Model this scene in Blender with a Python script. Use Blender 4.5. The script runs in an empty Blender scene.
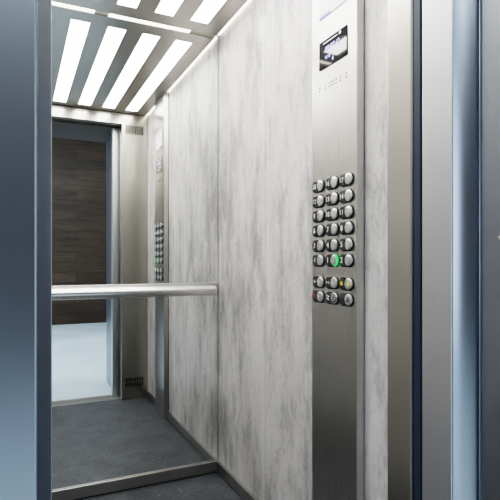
import bpy, bmesh, math, random
from mathutils import Vector, Matrix
random.seed(4)
scn = bpy.context.scene
COL = scn.collection
PI = math.pi

# ------------------------------------------------------------------ dimensions (metres)
YM = 2.20        # mirror plane
XW = 0.872       # right car wall
XC = 0.337       # centre line of car and doorway
XL = 2*XC - XW   # left car wall
YF = 0.789       # inner face of the car front wall
ZP = 2.080       # underside of the hung ceiling panel
ZT = 2.130       # car roof
ZH = 2.000       # door head
JX = 0.682       # car jamb
FX = 0.640       # landing frame
PX = 0.673       # portal lining
YS = 0.16        # lobby face of the portal
YB = -3.93       # lobby rear wall
LX0, LX1 = -2.6, 3.2
ZL = 3.15

# ------------------------------------------------------------------ materials
def mat(name, color=(.5,.5,.5), rough=.5, metal=0., spec=.5, emit=None, estr=0.):
    m = bpy.data.materials.new(name); m.use_nodes = True
    b = m.node_tree.nodes['Principled BSDF']
    b.inputs['Base Color'].default_value = (*color, 1)
    b.inputs['Roughness'].default_value = rough
    b.inputs['Metallic'].default_value = metal
    b.inputs['Specular IOR Level'].default_value = spec
    if emit:
        b.inputs['Emission Color'].default_value = (*emit, 1)
        b.inputs['Emission Strength'].default_value = estr
    return m

class G:
    """small node-graph helper"""
    def __init__(s, m):
        s.t = m.node_tree; s.b = s.t.nodes['Principled BSDF']
        s.co = s.t.nodes.new('ShaderNodeTexCoord').outputs['Object']
    def n(s, typ, ins=None, **kw):
        x = s.t.nodes.new(typ)
        for k, v in kw.items(): setattr(x, k, v)
        for k, v in (ins or {}).items():
            if hasattr(v, 'is_output'): s.t.links.new(v, x.inputs[k])
            else: x.inputs[k].default_value = v
        return x
    def map(s, scale, loc=(0,0,0)):
        return s.n('ShaderNodeMapping', {'Vector': s.co, 'Scale': scale, 'Location': loc}).outputs[0]
    def noise(s, vec, scale=1., detail=4., rough=.55, dist=0.):
        return s.n('ShaderNodeTexNoise', {'Vector': vec, 'Scale': scale, 'Detail': detail, 'Roughness': rough, 'Distortion': dist}).outputs['Fac']
    def ramp(s, fac, stops):
        r = s.n('ShaderNodeValToRGB', {'Fac': fac}); e = r.color_ramp.elements
        while len(e) < len(stops): e.new(.5)
        for k, (p, c) in enumerate(stops):
            e[k].position = p
            e[k].color = (*(c if isinstance(c, tuple) else (c,c,c)), 1)
        return r.outputs['Color']
    def mix(s, fac, a, b, blend='MIX'):
        x = s.n('ShaderNodeMix', data_type='RGBA', blend_type=blend)
        for k, v in ((0, fac), (6, a), (7, b)):
            if hasattr(v, 'is_output'): s.t.links.new(v, x.inputs[k])
            else: x.inputs[k].default_value = v if k == 0 else (*v, 1)
        return x.outputs[2]
    def link(s, o, name): s.t.links.new(o, s.b.inputs[name])
    def bump(s, h, strength, dist=.001):
        s.link(s.n('ShaderNodeBump', {'Height': h, 'Strength': strength, 'Distance': dist}).outputs[0], 'Normal')

def steel(name, color, rough, streak=(700, 700, 4), amp=.03, var=.014):
    m = mat(name, color, rough, 1.0); g = G(m)
    f = g.noise(g.map(streak), 1, 2, .6)
    c0 = tuple(v*(1-var) for v in color); c1 = tuple(min(1, v*(1+var)) for v in color)
    g.link(g.ramp(f, [(.3, c0), (.7, c1)]), 'Base Color')
    g.link(g.ramp(f, [(.3, max(0, rough-amp*.5)), (.7, rough+amp*.5)]), 'Roughness')
    return m

M = {}
M['steel'] = steel('brushed_steel', (.60,.585,.555), .30)
M['return'] = steel('front_return_steel', (.44,.42,.385), .26, var=.005, amp=.01)
M['panel'] = steel('control_panel_steel', (.50,.49,.47), .28, var=.006, amp=.015)
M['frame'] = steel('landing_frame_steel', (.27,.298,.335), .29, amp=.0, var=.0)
M['jamb'] = steel('landing_jamb_steel', (.56,.565,.58), .36)
M['ceil'] = steel('ceiling_steel', (.47,.44,.41), .32, (3, 700, 700))
M['rail'] = steel('handrail_steel', (.74,.73,.71), .22, (3, 600, 600))
M['base'] = steel('baseboard_steel', (.38,.37,.355), .36, (4, 4, 700))
M['edge'] = mat('pale_steel_edge', (.72,.71,.68), .3, 1)
M['door'] = mat('dark_blue_door_edge', (.025,.042,.066), .5, .2)
M['dark'] = mat('dark_gap', (.012,.012,.014), .8)
M['white'] = mat('white_paint', (.8,.8,.78), .6)
M['strip'] = mat('light_diffuser', (.9,.9,.9), .5, emit=(1.0,.975,.935), estr=10.)
M['cove'] = mat('cove_led', (.9,.9,.85), .5, emit=(1.0,.95,.84), estr=4.)
M['mirror'] = mat('mirror_glass', (.90,.915,.90), .0, 1)
M['black'] = mat('black_plastic', (.018,.018,.02), .28)
M['cap'] = steel('button_cap_steel', (.72,.72,.71), .30, (300,300,300), .06)
M['legend'] = mat('white_legend', (.95,.95,.95), .5)
M['legend_grey'] = mat('grey_legend', (.42,.42,.43), .5)
M['legend_yellow'] = mat('yellow_legend', (.85,.68,.05), .5)
M['legend_red'] = mat('red_legend', (.30,.035,.04), .5)
M['legend_green'] = mat('green_legend', (.05,.45,.25), .5)
M['ring'] = mat('green_ring', (.02,.5,.08), .4, emit=(.03,.85,.13), estr=.8)
M['screen'] = mat('black_screen_glass', (.010,.010,.014), .04, spec=.9)
M['lcd'] = mat('screen_text', (.3,.35,.8), .5, emit=(.48,.52,1.0), estr=1.3)
M['lcdw'] = mat('screen_text_white', (.7,.7,.8), .5, emit=(.85,.85,1.0), estr=.8)
M['plate'] = mat('white_glare', (.85,.85,.87), .25)  # white stands in for ceiling glare on the upper display
M['blue'] = mat('blue_display_strip', (.12,.17,.62), .3)
M['slot'] = mat('slot_black', (.006,.006,.006), .9, spec=0.)
M['brail'] = mat('tactile_dot_grey', (.02,.02,.02), .9, spec=.1)

def laminate():
    m = mat('pale_weathered_laminate', rough=.42, spec=.35); g = G(m)
    big = g.noise(g.map((2.6, 2.6, 1.3), (3.1, 0, 1.7)), 1, 3, .55, .3)
    fine = g.noise(g.map((70, 70, 34)), 1, 5, .75)
    mid0 = g.noise(g.map((7.5, 7.5, 2.7), (0, 7.3, 0)), 1, 8, .70, .0)
    mid = g.n('ShaderNodeMath', {0: fine, 1: .20, 2: g.n('ShaderNodeMath', {0: mid0, 1: -.10}, operation='ADD').outputs[0]}, operation='MULTIPLY_ADD').outputs[0]
    streak = g.noise(g.map((26, 26, 1.6), (1, 2, 0)), 1, 5, .7)
    grain = g.noise(g.map((260, 260, 230)), 1, 3, .65)
    base = g.ramp(big, [(.32, (.54,.525,.52)), (.52, (.66,.65,.645)), (.70, (.73,.72,.72))])
    pat = g.ramp(mid, [(.34, .36), (.43, .60), (.51, .90), (.59, 1.0)])
    c = g.mix(.85, base, pat, 'MULTIPLY')
    c = g.mix(.32, c, g.ramp(streak, [(.32, .50), (.48, .92), (.62, 1.0)]), 'MULTIPLY')
    c = g.mix(.40, c, g.ramp(fine, [(.30, .60), (.46, .93), (.6, 1.0)]), 'MULTIPLY')
    c = g.mix(.40, c, g.ramp(grain, [(.34, .50), (.46, .94), (.6, 1.0)]), 'MULTIPLY')
    g.link(c, 'Base Color'); g.bump(fine, .06, .0006)
    return m
M['lam'] = laminate()

def slate():
    m = mat('dark_slate_floor', rough=.42, spec=.45); g = G(m)
    a = g.noise(g.map((7,7,7)), 1, 6, .65)
    b = g.noise(g.map((60,60,60)), 1, 4, .7)
    sp = g.noise(g.map((75,75,75), (4,1,0)), 1, 2, .5)
    c = g.ramp(a, [(.32, (.026,.030,.035)), (.66, (.066,.073,.081))])
    c = g.mix(.5, c, g.ramp(b, [(.3, .45), (.7, 1.3)]), 'MULTIPLY')
    c = g.mix(g.ramp(sp, [(.62, 0.), (.69, .42)]), c, (.28,.30,.33))
    g.link(c, 'Base Color'); g.bump(b, .15, .0008)
    return m
M['floor'] = slate()

def lobby_tile():
    m = mat('pale_lobby_floor', rough=.22, spec=.5); g = G(m)
    a = g.noise(g.map((1.2,1.2,1)), 1, 5, .6)
    g.link(g.ramp(a, [(.3, (.42,.52,.58)), (.7, (.60,.67,.71))]), 'Base Color')
    return m
M['lobby'] = lobby_tile()

def planks():
    m = mat('dark_wood_planks', rough=.5, spec=.3); g = G(m)
    br = g.n('ShaderNodeTexBrick', {'Vector': g.n('ShaderNodeCombineXYZ', {
            'X': g.n('ShaderNodeSeparateXYZ', {'Vector': g.co}).outputs['X'],
            'Y': g.n('ShaderNodeSeparateXYZ', {'Vector': g.co}).outputs['Z']}).outputs[0],
            'Color1': (.022,.014,.009,1), 'Color2': (.040,.026,.017,1), 'Mortar': (.012,.009,.008,1),
            'Scale': 1., 'Mortar Size': .004, 'Brick Width': 1.35, 'Row Height': .165, 'Bias': 0.}, offset=.37)
    gr = g.noise(g.map((2.2, 2, 26)), 1, 5, .65, .4)
    c = g.mix(.8, br.outputs['Color'], g.ramp(gr, [(.3, .40), (.68, 1.5)]), 'MULTIPLY')
    g.link(c, 'Base Color'); return m
M['wood'] = planks()

# ------------------------------------------------------------------ mesh helpers
def box(bm, x0, x1, y0, y1, z0, z1):
    v = [bm.verts.new(p) for p in ((x0,y0,z0),(x1,y0,z0),(x1,y1,z0),(x0,y1,z0),(x0,y0,z1),(x1,y0,z1),(x1,y1,z1),(x0,y1,z1))]
    for f in ((0,3,2,1),(4,5,6,7),(0,1,5,4),(1,2,6,5),(2,3,7,6),(3,0,4,7)): bm.faces.new([v[i] for i in f])

def prism(bm, pts, z0, z1):
    """extrude an (x, y) outline from z0 to z1"""
    a = [bm.verts.new((x, y, z0)) for x, y in pts]; b = [bm.verts.new((x, y, z1)) for x, y in pts]
    n = len(pts)
    for i in range(n): bm.faces.new((a[i], a[(i+1) % n], b[(i+1) % n], b[i]))
    bm.faces.new(a[::-1]); bm.faces.new(b)

def tube(bm, p0, p1, r, seg=24, cap=True):
    p0, p1 = Vector(p0), Vector(p1); d = (p1-p0).normalized()
    u = d.orthogonal().normalized(); w = d.cross(u)
    a = [bm.verts.new(p0 + r*(math.cos(t)*u + math.sin(t)*w)) for t in [2*PI*i/seg for i in range(seg)]]
    b = [bm.verts.new(v.co + (p1-p0)) for v in a]
    for i in range(seg): bm.faces.new((a[i], a[(i+1) % seg], b[(i+1) % seg], b[i]))
    if cap: bm.faces.new(a[::-1]); bm.faces.new(b)

def lathe(bm, prof, seg=28, cx=0, cy=0):
    """profile of (radius, height) spun about local z; radius 0 closes it"""
    rings = []
    for r, h in prof:
        if r < 1e-7: rings.append([bm.verts.new((cx, cy, h))])
        else: rings.append([bm.verts.new((cx + r*math.cos(2*PI*i/seg), cy + r*math.sin(2*PI*i/seg), h)) for i in range(seg)])
    for A, B in zip(rings, rings[1:]):
        for i in range(seg):
            j = (i+1) % seg
            if len(A) == 1 and len(B) > 1: bm.faces.new((A[0], B[i], B[j]))
            elif len(B) == 1 and len(A) > 1: bm.faces.new((A[i], A[j], B[0]))
            elif len(A) > 1: bm.faces.new((A[i], A[j], B[j], B[i]))

def rrect(w, h, r, n=6, cx=0, cy=0):
    pts = []
    for sx, sy, a0 in ((1,1,0), (-1,1,90), (-1,-1,180), (1,-1,270)):
        for k in range(n+1):
            a = math.radians(a0 + 90*k/n)
            pts.append((cx + sx*(w/2-r) + r*math.cos(a), cy + sy*(h/2-r) + r*math.sin(a)))
    return pts

def obj(name, bm, m, parent=None, smooth=False, bevel=0, kind=None):
    bmesh.ops.recalc_face_normals(bm, faces=bm.faces[:])
    me = bpy.data.meshes.new(name); bm.to_mesh(me); bm.free()
    for mm in (m if isinstance(m, (list, tuple)) else [m]): me.materials.append(mm)
    o = bpy.data.objects.new(name, me); COL.objects.link(o)
    if parent: o.parent = parent
    if smooth:
        for p in me.polygons: p.use_smooth = True
        me.set_sharp_from_angle(angle=math.radians(40))
    if bevel:
        b = o.modifiers.new('bevel', 'BEVEL'); b.width = bevel; b.segments = 2; b.limit_method = 'ANGLE'
    if kind: o['kind'] = kind
    return o

def boxes(name, lst, m, parent=None, bevel=0, kind=None):
    bm = bmesh.new()
    for b in lst: box(bm, *b)
    return obj(name, bm, m, parent, bevel=bevel, kind=kind)

def struct(name, lst, m, bevel=0): return boxes(name, lst, m, None, bevel, 'structure')
def tag(o, label, cat, group=None):
    o['label'] = label; o['category'] = cat
    if group: o['group'] = group
    return o
def thing(name, loc, label, cat, group=None):
    o = bpy.data.objects.new(name, None); COL.objects.link(o); o.location = loc; o.empty_display_size = .05
    return tag(o, label, cat, group)

FACE = Matrix(((0,0,-1),(-1,0,0),(0,1,0))).to_4x4()      # local right = -Y, up = Z, out = -X
def text_bm(body, size):
    c = bpy.data.curves.new('lettering', 'FONT'); c.body = body; c.size = size
    c.align_x = 'CENTER'; c.align_y = 'CENTER'; c.extrude = .0002; c.resolution_u = 3
    o = bpy.data.objects.new('lettering', c); COL.objects.link(o)
    bpy.context.view_layer.update()
    me = bpy.data.meshes.new_from_object(o.evaluated_get(bpy.context.evaluated_depsgraph_get()))
    bpy.data.objects.remove(o); bpy.data.curves.remove(c)
    bm = bmesh.new(); bm.from_mesh(me); bpy.data.meshes.remove(me)
    return bm

# ------------------------------------------------------------------ the car shell
struct('floor', [(XL-.05, XW+.05, .60, YM+.06, -.05, 0)], M['floor'])
G1 = .0016                                                  # joints between the laminate boards
seams = [YF-.06, 1.205, 1.705, YM+.055]
struct('wall_right', [(XW, XW+.02, seams[i]+(G1 if i else 0), seams[i+1]-(G1 if i < 2 else 0), 0, ZT) for i in range(3)]
       + [(XW+.006, XW+.04, YF-.06, YM+.055, 0, ZT)], M['lam'])
struct('wall_left', [(XL-.02, XL, seams[i]+(G1 if i else 0), seams[i+1]-(G1 if i < 2 else 0), 0, ZT) for i in range(3)]
       + [(XL-.04, XL-.006, YF-.06, YM+.055, 0, ZT)], M['lam'])
struct('wall_back', [(XL, XW, YM+.012, YM+.05, 0, ZT)], M['dark'])
struct('baseboard_right', [(XW-.012, XW, YF, 1.0975, .004, .054), (XW-.012, XW, 1.348, YM-.002, .004, .054)], M['base'], .0012)
struct('baseboard_left', [(XL, XL+.012, YF, YM-.002, .004, .054)], M['base'], .0012)
struct('baseboard_back', [(XL+.013, XW-.0125, YM-.012, YM-.001, .005, .054)], M['base'], .0012)
JL = 2*XC - JX
# front return panels with their jambs, and the transom over the doorway
struct('wall_front', [(JX, XW-.0005, YF-.070, YF, .0, ZT), (XL+.0005, JL, YF-.070, YF, .0, ZT)], M['return'], .0035)
struct('trim_transom', [(JX-.0003, JL+.0003, YF-.072, YF-.002, ZH, ZT)][0:0] + [(JL+.001, JX-.001, YF-.068, YF-.004, ZH, ZT)], M['return'], .001)
# ceiling: steel panel hung below the roof with a lit joint round it
CX0, CX1, CY0, CY1 = XL+.016, XW-.016, YF+.010, YM-.017
sx = [.695 - .16*k for k in range(6)]
SY0, SY1, SW = .864, 2.092, .081
bm = bmesh.new()
xs = sorted([CX0, CX1] + [v for s in sx for v in (s, s+SW)])
for i in range(len(xs)-1):
    if i % 2 == 0: box(bm, xs[i], xs[i+1], CY0, CY1, ZP, ZP+.012)
    else:
        box(bm, xs[i], xs[i+1], CY0, SY0, ZP, ZP+.012); box(bm, xs[i], xs[i+1], SY1, CY1, ZP, ZP+.012)
obj('ceiling', bm, M['ceil'], kind='structure')
struct('ceiling_roof', [(XL-.04, XW+.04, YF-.07, YM+.05, ZT, ZT+.03)], M['white'])

ordn = ['nearest the right wall', 'second from the right wall', 'third from the right wall', 'fourth from the right wall',
        'second from the left wall', 'nearest the left wall']
for k, x in enumerate(sx):
    t = thing('ceiling_light', (x+SW/2, (SY0+SY1)/2, ZP), 'long white light strip in the steel ceiling, ' + ordn[k], 'ceiling light', 'white strips in the lift ceiling')
    boxes('diffuser', [(-SW/2+.0008, SW/2-.0008, (SY0-SY1)/2+.0008, (SY1-SY0)/2-.0008, .001, .006)], M['strip'], t)
    boxes('housing', [(-SW/2-.006, SW/2+.006, (SY0-SY1)/2-.006, (SY1-SY0)/2+.006, .0125, .03)], M['white'], t)

def cove(name, b, label):
    o = boxes(name, [b], M['cove']); tag(o, label, 'light strip', 'glowing lines round the ceiling edge'); return o
cove('cove_light', (XW-.0150, XW-.001, 1.352, YM-.018, ZP+.004, ZP+.014), 'thin glowing line between steel ceiling and right wall, behind the button panel')
cove('cove_light', (XW-.0150, XW-.001, YF+.012, 1.093, ZP+.004, ZP+.014), 'thin glowing line between steel ceiling and right wall, in front of the button panel')
cove('cove_light', (.36, .730, YM-.0160, YM-.001, ZP+.003, ZP+.014), 'glowing line above the mirror, longer bright piece at the right')
cove('cove_light', (-.15, .300, YM-.0160, YM-.001, ZP+.003, ZP+.014), 'glowing line above the mirror, bright piece at the left')
M['dim'] = mat('unlit_diffuser', (.62,.60,.48), .4)
struct('trim_cove', [(.3005, .3595, YM-.016, YM-.001, ZP+.003, ZP+.014), (.7305, XW-.016, YM-.016, YM-.001, ZP+.003, ZP+.014)], M['dim'])

# ------------------------------------------------------------------ mirror
t = thing('wall_mirror', (XC, YM, .054), 'full width frameless mirror covering the back wall of the lift above the floor skirting', 'mirror')
MW = XW - XC
boxes('mirror_glass', [(-MW+.004, MW-.004, 0, .006, .0005, ZT-.056)], M['mirror'], t)
boxes('edge_strip', [(MW-.0035, MW-.0006, -.0015, .006, .0005, ZT-.056)], M['base'], t)
boxes('edge_strip', [(-MW+.0006, -MW+.0035, -.0015, .006, .0005, ZT-.056)], M['base'], t)

# ------------------------------------------------------------------ handrail
HY, HZ, HR, HX1 = YM-.070, .8745, .0225, .824
HX0 = 2*XC - HX1
t = thing('handrail', (XC, HY, HZ), 'round brushed steel handrail running across the mirror', 'handrail')
bm = bmesh.new(); tube(bm, (HX0-XC, 0, 0), (HX1-XC, 0, 0), HR, 40, False); obj('rail_tube', bm, M['rail'], t, True)
for s in (-1, 1):
    bm = bmesh.new(); lathe(bm, [(HR+.0002, 0), (HR+.0002, .004), (HR-.002, .0065), (0, .0065)], 40)
    o = obj('end_cap', bm, M['rail'], t, True)
    o.location = (s*(HX1-XC-.0035), 0, 0); o.rotation_euler = (0, s*PI/2, 0)
boxes('backing_bar', [(XL+.006-XC, XW-.007-XC, .056, .0685, .846-HZ, .906-HZ)], M['jamb'], t, .001)
for x in (-.36, .36):
    bm = bmesh.new(); tube(bm, (x, HR*.7, 0), (x, .0565, 0), .007, 20)
    b = obj('bracket', bm, M['rail'], t, True)
    bm = bmesh.new(); tube(bm, (x, .052, 0), (x, .0562, 0), .019, 28); obj('wall_plate', bm, M['rail'], b, True)

# ------------------------------------------------------------------ control panel
PXF, PF, PN = .845, 1.3275, 1.1000         # face plane, far edge, near edge
cp = thing('control_panel', (XW, (PF+PN)/2, 0), 'tall brushed steel control panel with screen and rows of round buttons on the right wall', 'control panel')
L = Vector((XW, (PF+PN)/2, 0))
bm = bmesh.new()
prism(bm, [(PXF-L.x, PF-L.y), (-.004, 1.3455-L.y), (-.004, 1.0970-L.y), (PXF-L.x, PN-L.y)], .003, ZT-.004)
obj('faceplate', bm, M['panel'], cp, bevel=.0015)
boxes('shadow_joint', [(-.0042, -.0004, 1.1010-L.y, 1.342-L.y, .004, ZT-.006)], M['dark'], cp)

def place(o, y, z, out=0.):
    o.matrix_local = Matrix.Translation((PXF-L.x-out, y-L.y, z)) @ FACE
def sub(name, bm, m, parent, smooth=False): return obj(name, bm, m, parent, smooth)

BW, BH, CR = .0640, .0395, .0158
CU, NU = .0155, -.0192                    # cap centre and legend centre, to the user's right / left
def base_bm():
    bm = bmesh.new()
    rings = []
    for inset, h in ((0, .0005), (0, .0030), (.0012, .0045), (.003, .0050)):
        rings.append([bm.verts.new((x, y, h)) for x, y in rrect(BW-2*inset, BH-2*inset, .0165-inset, 7)])
    n = len(rings[0])
    for A, B in zip(rings, rings[1:]):
        for i in range(n): bm.faces.new((A[i], A[(i+1) % n], B[(i+1) % n], B[i]))
    bm.faces.new(rings[0][::-1]); bm.faces.new(rings[-1])
    return bm
def cap_bm():
    bm = bmesh.new()
    lathe(bm, [(CR, .0040), (CR, .0078), (CR-.0012, .0087), (CR*.75, .0093), (CR*.4, .0097), (0, .0098)], 32, CU)
    return bm
def ring_bm(r0, r1, h0, h1):
    bm = bmesh.new(); lathe(bm, [(r0, h0), (r1, h0), (r1, h1), (r0, h1), (r0, h0)], 32, CU); return bm
def flat(polys, h0, h1):
    bm = bmesh.new()
    for p in polys: prism(bm, p, h0, h1)
    return bm
def tri(cx, cy, s, d): return [(cx-d*s*.5, cy-s*.7), (cx+d*s*.6, cy), (cx-d*s*.5, cy+s*.7)]
def bell(cx, cy, s):
    return [[(cx-s*.75, cy-s*.45), (cx+s*.75, cy-s*.45), (cx+s*.5, cy-s*.1), (cx+s*.45, cy+s*.35), (cx+s*.2, cy+s*.7),
             (cx-s*.2, cy+s*.7), (cx-s*.45, cy+s*.35), (cx-s*.5, cy-s*.1)],
            [(cx-s*.22, cy-s*.8), (cx+s*.22, cy-s*.8), (cx+s*.22, cy-s*.55), (cx-s*.22, cy-s*.55)]]
T_ = .0052
cols = [1.2870, 1.2140, 1.1445]
rows = [1.2400, 1.1930, 1.1475, 1.1025, 1.0560, 1.0110, .9450, .9000]
names = [['15','16','17'], ['12','13','14'], ['9','10','11'], ['6','7','8'], ['3','4','5'], ['-1','1','2'], ['open','close','bell'], ['stop','fan','key']]
blabel = {'open': 'grey door opening symbol', 'close': 'grey door closing symbol', 'bell': 'yellow bell symbol', 'stop': 'red symbol beside the cap',
          'fan': 'white fan symbol and black pierced cap', 'key': 'silver key switch without a number'}
proto_base = proto_cap = None
for r, z in enumerate(rows):
    for c, y in enumerate(cols):
        nm = names[r][c]
        if proto_base is None:
            b = obj('button', base_bm(), M['black'], cp, True); proto_base = b
            k = obj('button_cap', cap_bm(), M['cap'], b, True); proto_cap = k
        else:
            b = proto_base.copy(); COL.objects.link(b); b.parent = cp
            k = proto_cap.copy(); COL.objects.link(k); k.parent = b
        place(b, y, z)
        b['label'] = ('black oval button with ' + blabel[nm]) if nm in blabel else f'black oval button numbered {nm} with silver cap' + (' and green glow' if nm == '1' else '')
        if nm == 'open':
            sub('symbol', flat([tri(NU-.004, 0, .008, -1), tri(NU+.005, 0, .008, 1)], T_-.0002, T_), M['legend_grey'], b)
            bm = bmesh.new(); lathe(bm, [(.0022, .0095), (.0022, .0104), (0, .0106)], 12, CU-.004); sub('cap_dot', bm, M['legend'], b)
        elif nm == 'close':
            sub('symbol', flat([tri(NU-.005, 0, .008, 1), tri(NU+.004, 0, .008, -1)], T_-.0002, T_), M['legend_grey'], b)
            bm = bmesh.new(); lathe(bm, [(.0018, .0095), (.0018, .0104), (0, .0106)], 12, CU-.004); sub('cap_dot', bm, M['legend'], b)
        elif nm == 'bell':
            sub('bell_symbol', flat(bell(NU, 0, .0085), T_-.0002, T_), M['legend_yellow'], b)
            sub('cap_bell', flat(bell(CU+.003, -.001, .0085), .0085, .0101), M['legend_yellow'], b)
            bm = bmesh.new(); lathe(bm, [(.0042, .0085), (.0042, .0101), (0, .0102)], 16, CU-.006, .004); sub('cap_dot', bm, M['legend_green'], b)
        elif nm == 'stop':
            sub('symbol', flat([rrect(.009, .013, .003, 3, NU, .001)], T_-.0002, T_), M['legend_red'], b)
            bm = bmesh.new(); lathe(bm, [(.0020, .0095), (.0020, .0104), (0, .0106)], 12, CU-.004); sub('cap_dot', bm, M['legend'], b)
        elif nm == 'fan':
            ps = []
            for q in range(4):
                a = q*PI/2 + .5
                ps.append([(NU + rr*math.cos(a+d), rr*math.sin(a+d)) for rr, d in ((.001, 0), (.0075, -.42), (.0088, 0), (.0075, .42))])
            sub('fan_symbol', flat(ps, T_-.0002, T_), M['legend'], b)
            bm = bmesh.new(); lathe(bm, [(CR*.80, .0075), (CR*.80, .0100), (0, .0102)], 28, CU); sub('cap_insert', bm, M['black'], b, True)
            bm = bmesh.new()
            for q in range(9):
                rr, a = (0, 0) if q == 0 else (.0078, q*PI/4)
                lathe(bm, [(.0016, .0100), (.0016, .0105), (0, .0106)], 10, CU + rr*math.cos(a), rr*math.sin(a))
            sub('pierced_dots', bm, M['legend'], b)
        elif nm == 'key':
            bm = ring_bm(.0058, .0076, .0085, .0101); sub('key_ring', bm, M['slot'], b)
            sub('key_slot', flat([rrect(.0022, .0090, .001, 3, CU, 0)], .0090, .0102), M['slot'], b)
        else:
            bm = text_bm(nm, .0225 if len(nm) < 2 else .0200)
            bmesh.ops.translate(bm, verts=bm.verts[:], vec=(NU+(.0 if len(nm) < 2 else -.0005), 0, T_))
            sub('number', bm, M['legend'], b)
        if nm == '1':                                   # lit half of the ring round the cap
            bm = bmesh.new(); A = [math.radians(-78 + 156*q/20) for q in range(21)]
            prism(bm, [(CU+(CR+.0042)*math.cos(t), (CR+.0022)*math.sin(t)) for t in A] + [(CU+(CR-.001)*math.cos(t), (CR-.001)*math.sin(t)) for t in A[::-1]], .0048, .0085)
            sub('lit_ring', bm, M['ring'], b)

# main screen
def dpy(px):                               # distance along the panel for a column of the photograph's frame, at the face plane
    th = math.atan(232.5/492); return PXF/math.tan(th + math.atan((px-250)/492))
SY_A, SY_B = dpy(320.0), dpy(347.4)
SZ0, SZ1 = 1.5945, 1.6785
w, h = SY_A-SY_B, SZ1-SZ0
def screen_rect(name, w, h, m, y, z, out=.0005, th=.002):
    bm = flat([rrect(w, h, .002, 3)], 0, th); o = obj(name, bm, m, cp); place(o, y, z, out); return o
scr = screen_rect('display_screen', w, h, M['screen'], (SY_A+SY_B)/2, (SZ0+SZ1)/2, .0009)
scr.matrix_local = Matrix.Translation((PXF-L.x-.0009, (SY_A+SY_B)/2-L.y, (SZ0+SZ1)/2)) @ FACE @ Matrix.Rotation(math.radians(-.7), 4, 'X')      # the glass leans back a touch
scr['label'] = 'black glass display with pale blue lettering'
def lcd(name, bm, m, u, v):
    bmesh.ops.translate(bm, verts=bm.verts[:], vec=(u, v, .0023)); return sub(name, bm, m, scr)
lcd('screen_line', flat([rrect(w*.52, .0022, .0005, 2)], 0, .0002), M['lcdw'], -w*.08, h*.385)
lcd('screen_mark', flat([rrect(.009, .008, .001, 2)], 0, .0002), M['lcdw'], w*.27, h*.40)
lcd('screen_text', text_bm('08:07:12', .0215), M['lcd'], 0, h*.14)
lcd('screen_text', text_bm('4:18', .016), M['lcd'], -w*.17, -h*.16)
lcd('screen_text', text_bm('4', .019), M['lcd'], w*.02, -h*.33)
# upper display: ceiling glare painted in as white, blue lower edge
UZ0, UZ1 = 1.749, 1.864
up = screen_rect('upper_display', w*1.02, UZ1-UZ0, M['plate'], (SY_A+SY_B)/2, (UZ0+UZ1)/2)
up['label'] = 'upper display painted glare-white with a blue lower edge above the main display'
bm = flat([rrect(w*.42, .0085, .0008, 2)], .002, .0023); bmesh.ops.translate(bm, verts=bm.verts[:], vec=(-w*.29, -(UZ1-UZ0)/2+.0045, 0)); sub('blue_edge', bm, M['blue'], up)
# raised dots of tactile writing
TZ = 1.5375
for u in (.0723, .0395, .0183, .0058, -.0024, -.0160, -.0373, -.0669):        # pairs along the line of tactile writing
    for v in (-.0052, .0052):
        bm = bmesh.new(); lathe(bm, [(.0029, 0), (.0028, .0007), (0, .0008)], 10)
        o = obj('tactile_dot', bm, M['brail'], cp); place(o, 1.213+u, TZ+v, .0001)

# ------------------------------------------------------------------ vent grilles in the front return
def vent(z0, z1, label, rowsn):
    x0, x1 = .706, .840
    t = thing('vent_grille', ((x0+x1)/2, YF, (z0+z1)/2), label, 'vent')
    W, Hh = x1-x0, z1-z0
    boxes('grille_plate', [(-W/2-.004, W/2+.004, .0001, .0014, -Hh/2-.004, Hh/2+.004)], M['return'], t, .0005)
    n = 10
    for i in range(n):
        xc = -W/2 + W*(i+.5)/n
        for j in range(rowsn):
            zz0 = -Hh/2 + Hh*j/rowsn + .003; zz1 = -Hh/2 + Hh*(j+1)/rowsn - .003
            bm = flat([rrect(W/n*(.62 if rowsn == 1 else .42), zz1-zz0, .0025, 3)], 0, .0012)
            s = obj('slot', bm, M['slot'], t); s.matrix_local = Matrix.Translation((xc, .0010, (zz0+zz1)/2)) @ Matrix.Rotation(-PI/2, 4, 'X')
vent(1.930, 2.000, 'steel vent with tall dark slots high on the front return, seen in the mirror', 1)
vent(.092, .163, 'steel vent with two rows of short slots low on the front return', 2)

# ------------------------------------------------------------------ doors, sill and landing portal
def leaf(name, x0, x1, y0, y1):
    boxes(name, [(x0, x1, y0, y1, .012, ZH+.02)], M['door'], bevel=.001, kind='structure')
leaf('door_1', .6842, .98, .6995, .7170)
leaf('door_2', 2*XC-.98, 2*XC-.6842, .6995, .7170)
bm = bmesh.new()
box(bm, XL, XW, .600, .625, -.05, .002)
for y0 in (.628, .648, .668, .688, .708): box(bm, XL, XW, y0, y0+.012, -.05, .002)
box(bm, XL, XW, .724, .745, -.05, .003)
obj('trim_sill', bm, M['edge'], kind='structure')
FL = .0344; PL = .0054
def frame(name, pts, m, bev=.0012): 
    bm = bmesh.new(); prism(bm, pts, 0, ZH); return obj(name, bm, m, smooth=True, bevel=bev, kind='structure')
frame('trim_jamb_right', [(FX, .650), (FX, .585), (.95, .585), (.95, .650)], M['jamb'])
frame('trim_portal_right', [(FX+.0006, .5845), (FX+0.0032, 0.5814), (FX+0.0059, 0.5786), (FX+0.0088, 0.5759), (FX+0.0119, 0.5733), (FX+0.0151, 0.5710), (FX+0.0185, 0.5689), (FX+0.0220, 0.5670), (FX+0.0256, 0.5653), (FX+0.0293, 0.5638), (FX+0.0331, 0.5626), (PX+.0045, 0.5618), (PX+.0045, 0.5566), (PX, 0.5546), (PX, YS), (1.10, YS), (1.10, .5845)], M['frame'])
frame('trim_jamb_left', [(FL, .650), (FL, .585), (-.25, .585), (-.25, .650)], M['jamb'])
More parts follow.
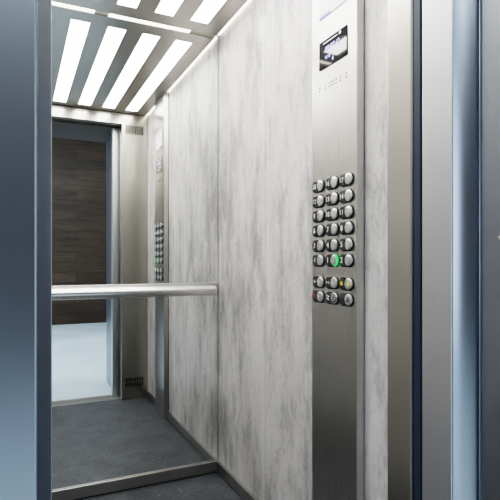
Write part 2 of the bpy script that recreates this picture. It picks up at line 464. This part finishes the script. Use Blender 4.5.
frame('trim_portal_left', [(FL-.0006, .5845), (PL-.001, .551), (PL, .545), (PL, YS), (-.42, YS), (-.42, .5845)], M['frame'], .0009)
bm = bmesh.new(); box(bm, -.42, 1.10, YS, .650, ZH, ZH+.30)
obj('trim_head', bm, mat('dark_head_steel', (.075,.062,.055), .6, .2), kind='structure')
bm = bmesh.new(); lathe(bm, [(.0032, 0), (.0030, .0012), (.0018, .0018), (0, .0018)], 18)
o = obj('screw_head', bm, M['edge'], None, True); o.matrix_world = Matrix.Translation((PX-.0002, .5205, 1.045)) @ FACE
tag(o, 'small bright round screw head on the blue steel door frame at the right edge', 'screw')

# ------------------------------------------------------------------ the lobby in front of the lift (seen in the mirror)
struct('floor_lobby', [(LX0, LX1, YB, .600, -.05, 0)], M['lobby'])
struct('wall_lobby_rear', [(LX0, LX1, YB-.1, YB, 0, ZL)], M['wood'])
struct('wall_lobby_front', [(LX0, -.4205, YS+.002, .30, 0, ZL), (1.1005, LX1, YS+.002, .30, 0, ZL), (-.4205, 1.1005, YS+.002, .30, ZH+.3005, ZL)], M['white'])
struct('wall_lobby_right', [(LX1, LX1+.1, YB, .30, 0, ZL)], M['white'])
struct('ceiling_lobby', [(LX0, LX1, YB, .30, ZL, ZL+.1)], M['white'])
# left side: unseen wall, its window added for blue light in the steel
wy0, wy1, wz0, wz1 = YB+.25, .0, .25, 2.6
struct('wall_lobby_left', [(LX0-.1, LX0, YB, wy0, 0, ZL), (LX0-.1, LX0, wy1, .30, 0, ZL), (LX0-.1, LX0, wy0, wy1, 0, wz0), (LX0-.1, LX0, wy0, wy1, wz1, ZL)], M['white'])
fr = []
for k in range(5):
    yy = wy0 + (wy1-wy0)*k/4; fr.append((LX0-.07, LX0-.03, yy-.025, yy+.025, wz0, wz1))
fr += [(LX0-.07, LX0-.03, wy0, wy1, wz0, wz0+.05), (LX0-.07, LX0-.03, wy0, wy1, wz1-.05, wz1)]
win = struct('added_window_1', fr, M['jamb'])
gm = bpy.data.materials.new('added_window_glass'); gm.use_nodes = True
nt = gm.node_tree; nt.nodes.clear()
a = nt.nodes.new('ShaderNodeBsdfTransparent'); b = nt.nodes.new('ShaderNodeBsdfGlossy'); b.inputs['Roughness'].default_value = .02
mx = nt.nodes.new('ShaderNodeMixShader'); mx.inputs[0].default_value = .06; om = nt.nodes.new('ShaderNodeOutputMaterial')
nt.links.new(a.outputs[0], mx.inputs[1]); nt.links.new(b.outputs[0], mx.inputs[2]); nt.links.new(mx.outputs[0], om.inputs[0])
boxes('added_window_pane', [(LX0-.052, LX0-.048, wy0, wy1, wz0, wz1)], gm, win)

def area(name, loc, rot, sx_, sy_, power, color):
    l = bpy.data.lights.new(name, 'AREA'); l.shape = 'RECTANGLE'; l.size = sx_; l.size_y = sy_; l.energy = power; l.color = color
    o = bpy.data.objects.new(name, l); COL.objects.link(o); o.location = loc; o.rotation_euler = rot
    return o
area('added_lobby_fill', (.3, -1.3, ZL-.02), (0,0,0), 2.4, 1.6, 95, (.90,.95,1.0))  # unseen overhead fill added to light the lobby coolly, no fixture modelled
area('added_cool_fill', (LX0+.05, (wy0+wy1)/2, 1.45), (0, -PI/2, 0), 2.2, 3.4, 60, (.78,.89,1.0))  # extra cool fill added just inside the unseen window

w_ = bpy.data.worlds.new('sky'); scn.world = w_; w_.use_nodes = True
bg = w_.node_tree.nodes['Background']; bg.inputs[0].default_value = (.60,.78,1.0,1); bg.inputs[1].default_value = 1.1

# ------------------------------------------------------------------ camera
cam = bpy.data.cameras.new('camera'); co = bpy.data.objects.new('camera', cam); COL.objects.link(co)
cam.sensor_width = 36; cam.sensor_fit = 'HORIZONTAL'; cam.lens = 36*492/500
cam.shift_y = 11/500; cam.clip_start = .01
co.location = (0, 0, 1.009); co.rotation_euler = (PI/2, 0, -math.atan(232.5/492))
scn.camera = co
scn.view_settings.view_transform = 'Filmic'
scn.view_settings.look = 'High Contrast'
scn.view_settings.exposure = 0.42
